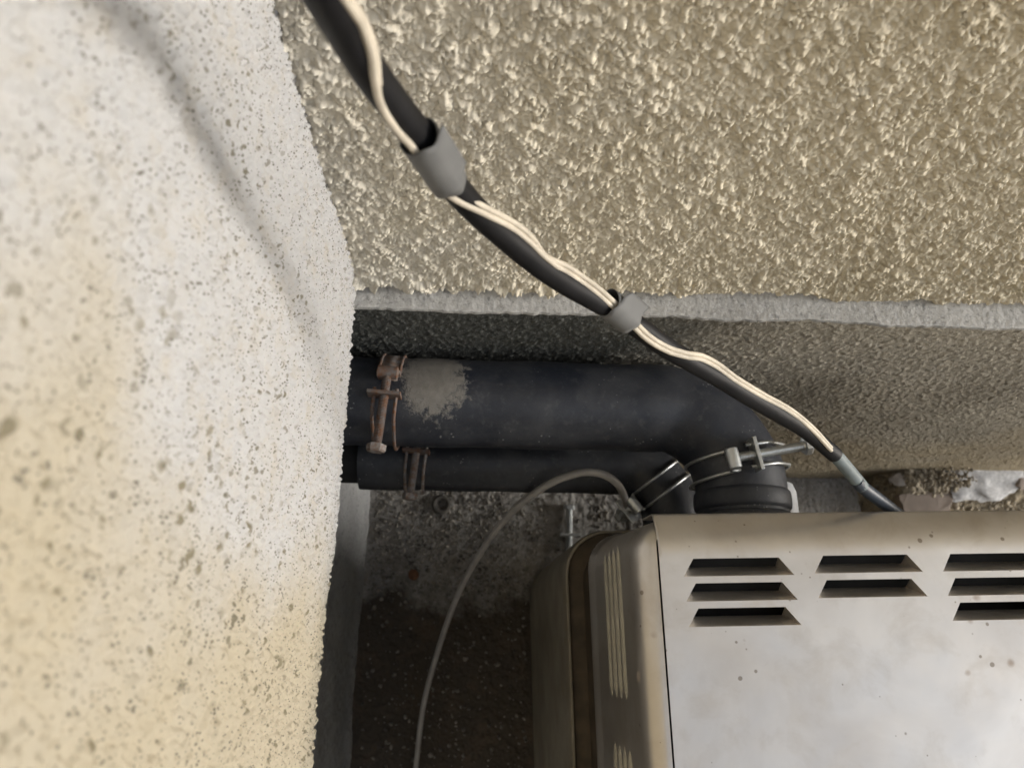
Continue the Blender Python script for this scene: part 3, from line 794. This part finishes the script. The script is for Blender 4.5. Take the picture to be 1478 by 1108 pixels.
# ================================================================== SMALL THINGS ON THE GROUND
rng = random.Random(3)
_tb = bmesh.new(); bmesh.ops.create_icosphere(_tb, subdivisions=1, radius=1.0)
TV = np.array([v.co[:] for v in _tb.verts]); TF = np.array([[v.index for v in f.verts] for f in _tb.faces]); _tb.free()
def stones(name, items, mat, seed):
    rg_ = np.random.default_rng(seed); n = len(items); C = np.array([i_[:3] for i_ in items]); S = np.array([i_[3] for i_ in items])
    ax = np.stack([rg_.uniform(.8, 1.25, n), rg_.uniform(.7, 1.1, n), rg_.uniform(.5, .9, n)], -1)
    P = TV[None] * ax[:, None] * (1 + rg_.uniform(-.25, .25, (n, len(TV), 1)))
    th = rg_.uniform(0, 6.28, n)[:, None]; x = P[..., 0] * np.cos(th) - P[..., 1] * np.sin(th); y = P[..., 0] * np.sin(th) + P[..., 1] * np.cos(th)
    V = np.stack([x, y, P[..., 2]], -1) * S[:, None, None] + C[:, None]
    F = (TF[None] + (np.arange(n) * len(TV))[:, None, None]).reshape(-1, 3)
    me = bpy.data.meshes.new(name); me.from_pydata(V.reshape(-1, 3).tolist(), [], F.tolist()); return link(name, me, mat)
def stone(bm, c, s, seed, sub=1, flat=1.0):
    r_ = random.Random(seed); vv = bmesh.ops.create_icosphere(bm, subdivisions=sub, radius=1.0)['verts']
    Mx = Euler((r_.uniform(0, .5), r_.uniform(0, .5), r_.uniform(0, 6.28))).to_matrix()
    ax = Vector((r_.uniform(.8, 1.2), r_.uniform(.7, 1.1), r_.uniform(.55, .9) * flat))
    for v in vv:
        p = Vector(v.co); k = 1 + r_.uniform(-.22, .22); p = Vector((p.x * ax.x, p.y * ax.y, p.z * ax.z)) * k
        v.co = Vector(c) + (Mx @ p) * s
items = []
for i in range(3200):
    while True:
        x, y = rng.uniform(-.105, .24), rng.uniform(-.14, .19)
        if x > .07 and y < .10: continue
        dens = (.9 if (x < .05) else .35) if y > .055 else .12
        if abs(x - .117) < .025 and y > .1: dens = .08
        if rng.random() < dens: break
    s = min(.0030, .0006 * math.exp(rng.gauss(.65, .5)))
    items.append((x, y, s * .35, s))
tag(stones('gravel', items, M['gravel'], 5), 'fine gravel and grit scattered over the concrete pad', 'gravel', kind='stuff')
items = []
for i in range(6000):
    x, y = rng.uniform(.464, .80), rng.uniform(.10, .192)
    s = min(.0042, .0008 * math.exp(rng.gauss(.3, .55)))
    if .555 < x < .675 and y > .165: continue
    items.append((x, y, -.008 + .062 * float(sstep(np.array(x), .462, .50) * sstep(np.array(y), .12, .185)) + s * .4, s))
for i in range(1500):                      # crumbs banked against the foundation
    x, y = rng.uniform(.47, .80), rng.uniform(.176, .1945); s = min(.0045, .0009 * math.exp(rng.gauss(.4, .5)))
    if .565 < x < .665: continue
    items.append((x, y, -.006 + .062 * float(sstep(np.array(x), .462, .50) * sstep(np.array(y), .12, .185)) + rng.uniform(0, 1) ** 2 * .010 * (1 + math.sin(x * 60)), s))
tag(stones('rubble', items, M['rubble'], 6), 'crumbled soil and grit along the foot of the foundation', 'rubble', kind='stuff')
def rock(name, label, cat, px, py, z, s, mat, seed, flat=1.0, scl=(1, 1, 1)):
    p = atz(px, py, z); bm = bmesh.new(); stone(bm, (0, 0, 0), s, seed, 3, flat)
    r_ = random.Random(seed)
    for v in bm.verts:
        v.co = Vector((v.co.x * scl[0], v.co.y * scl[1], v.co.z * scl[2]))
    if cat == 'mortar':
        bmesh.ops.subdivide_edges(bm, edges=bm.edges[:], cuts=2, use_grid_fill=True)
        for v in bm.verts:
            n_ = math.sin(v.co.x * 420 + 3 * math.sin(v.co.y * 510)) * math.cos(v.co.y * 380 + 2 * math.sin(v.co.x * 230))
            v.co *= 1 + .06 * n_ + r_.uniform(-.05, .05) + .10 * math.sin(math.atan2(v.co.y, v.co.x) * 5 + 1)
    bmesh.ops.smooth_vert(bm, verts=bm.verts[:], factor=.5, use_axis_x=True, use_axis_y=True, use_axis_z=True)
    o = bmobj(name, bm, mat, None, True, 35); o.location = p
    return tag(o, label, cat)
rock('brick_chip', 'small reddish brown brick chip lying in the gravel', 'chip', 597, 829, .003, .0075, M['brick'], 4)
rock('mortar_lump', 'white crusty mortar lump at the foot of the foundation', 'mortar', 1410, 686, .052, .030, M['mortar'], 5, .5, (1.5, .85, .5))
def slab(name, label, pix, z, th, mat):
    pts = [atz(x, y, z) for x, y in pix]; cc = sum(pts, Vector()) / len(pts); bm = bmesh.new()
    rr_ = random.Random(9); pts2 = []
    for a_, b_ in zip(pts, pts[1:] + pts[:1]):
        for k in range(4): p_ = a_.lerp(b_, k / 4) - cc; pts2.append(p_ * (1 + rr_.uniform(-.035, .035)))
    f_ = bm.faces.new([bm.verts.new(p_) for p_ in pts2])
    ex = bmesh.ops.extrude_face_region(bm, geom=[f_]); vv = [e for e in ex['geom'] if isinstance(e, bmesh.types.BMVert)]
    for v in vv: v.co += Vector((v.co.x * -.06, v.co.y * -.06, th + rr_.uniform(-.0006, .0006) + v.co.x * .05))
    bmesh.ops.bevel(bm, geom=bm.edges[:], offset=.0007, segments=1, affect='EDGES')
    o = bmobj(name, bm, mat); o.location = cc; return tag(o, label, 'stone')
slab('flat_stone', 'flat brown stone beside the foundation under the cable end', [(1290, 716), (1318, 704), (1348, 703), (1376, 699), (1366, 742), (1300, 745)], .036, .009, M['stone'])
rock('stone', 'small rounded grey stone next to the flat brown stone', 'stone', 1300, 692, .048, .012, M['stone2'], 7, .6, (1.3, .8, .8))
rock('stone', 'brown stone at the far end of the soil strip beyond the mortar lump', 'stone', 1474, 692, .05, .014, M['stone'], 8, .7)
t = None
bm = bmesh.new(); ringp = [Vector((.0085 * math.cos(a), .0085 * math.sin(a), 0)) for a in np.linspace(0, 2 * math.pi, 25)]
tube(bm, ringp, .0028, 10, False); o = bmobj('washer', bm, M['washer'], None, True); o.location = atz(637, 728, .003)
tag(o, 'small dull washer ring lying in the gravel below the thinner hose', 'washer')
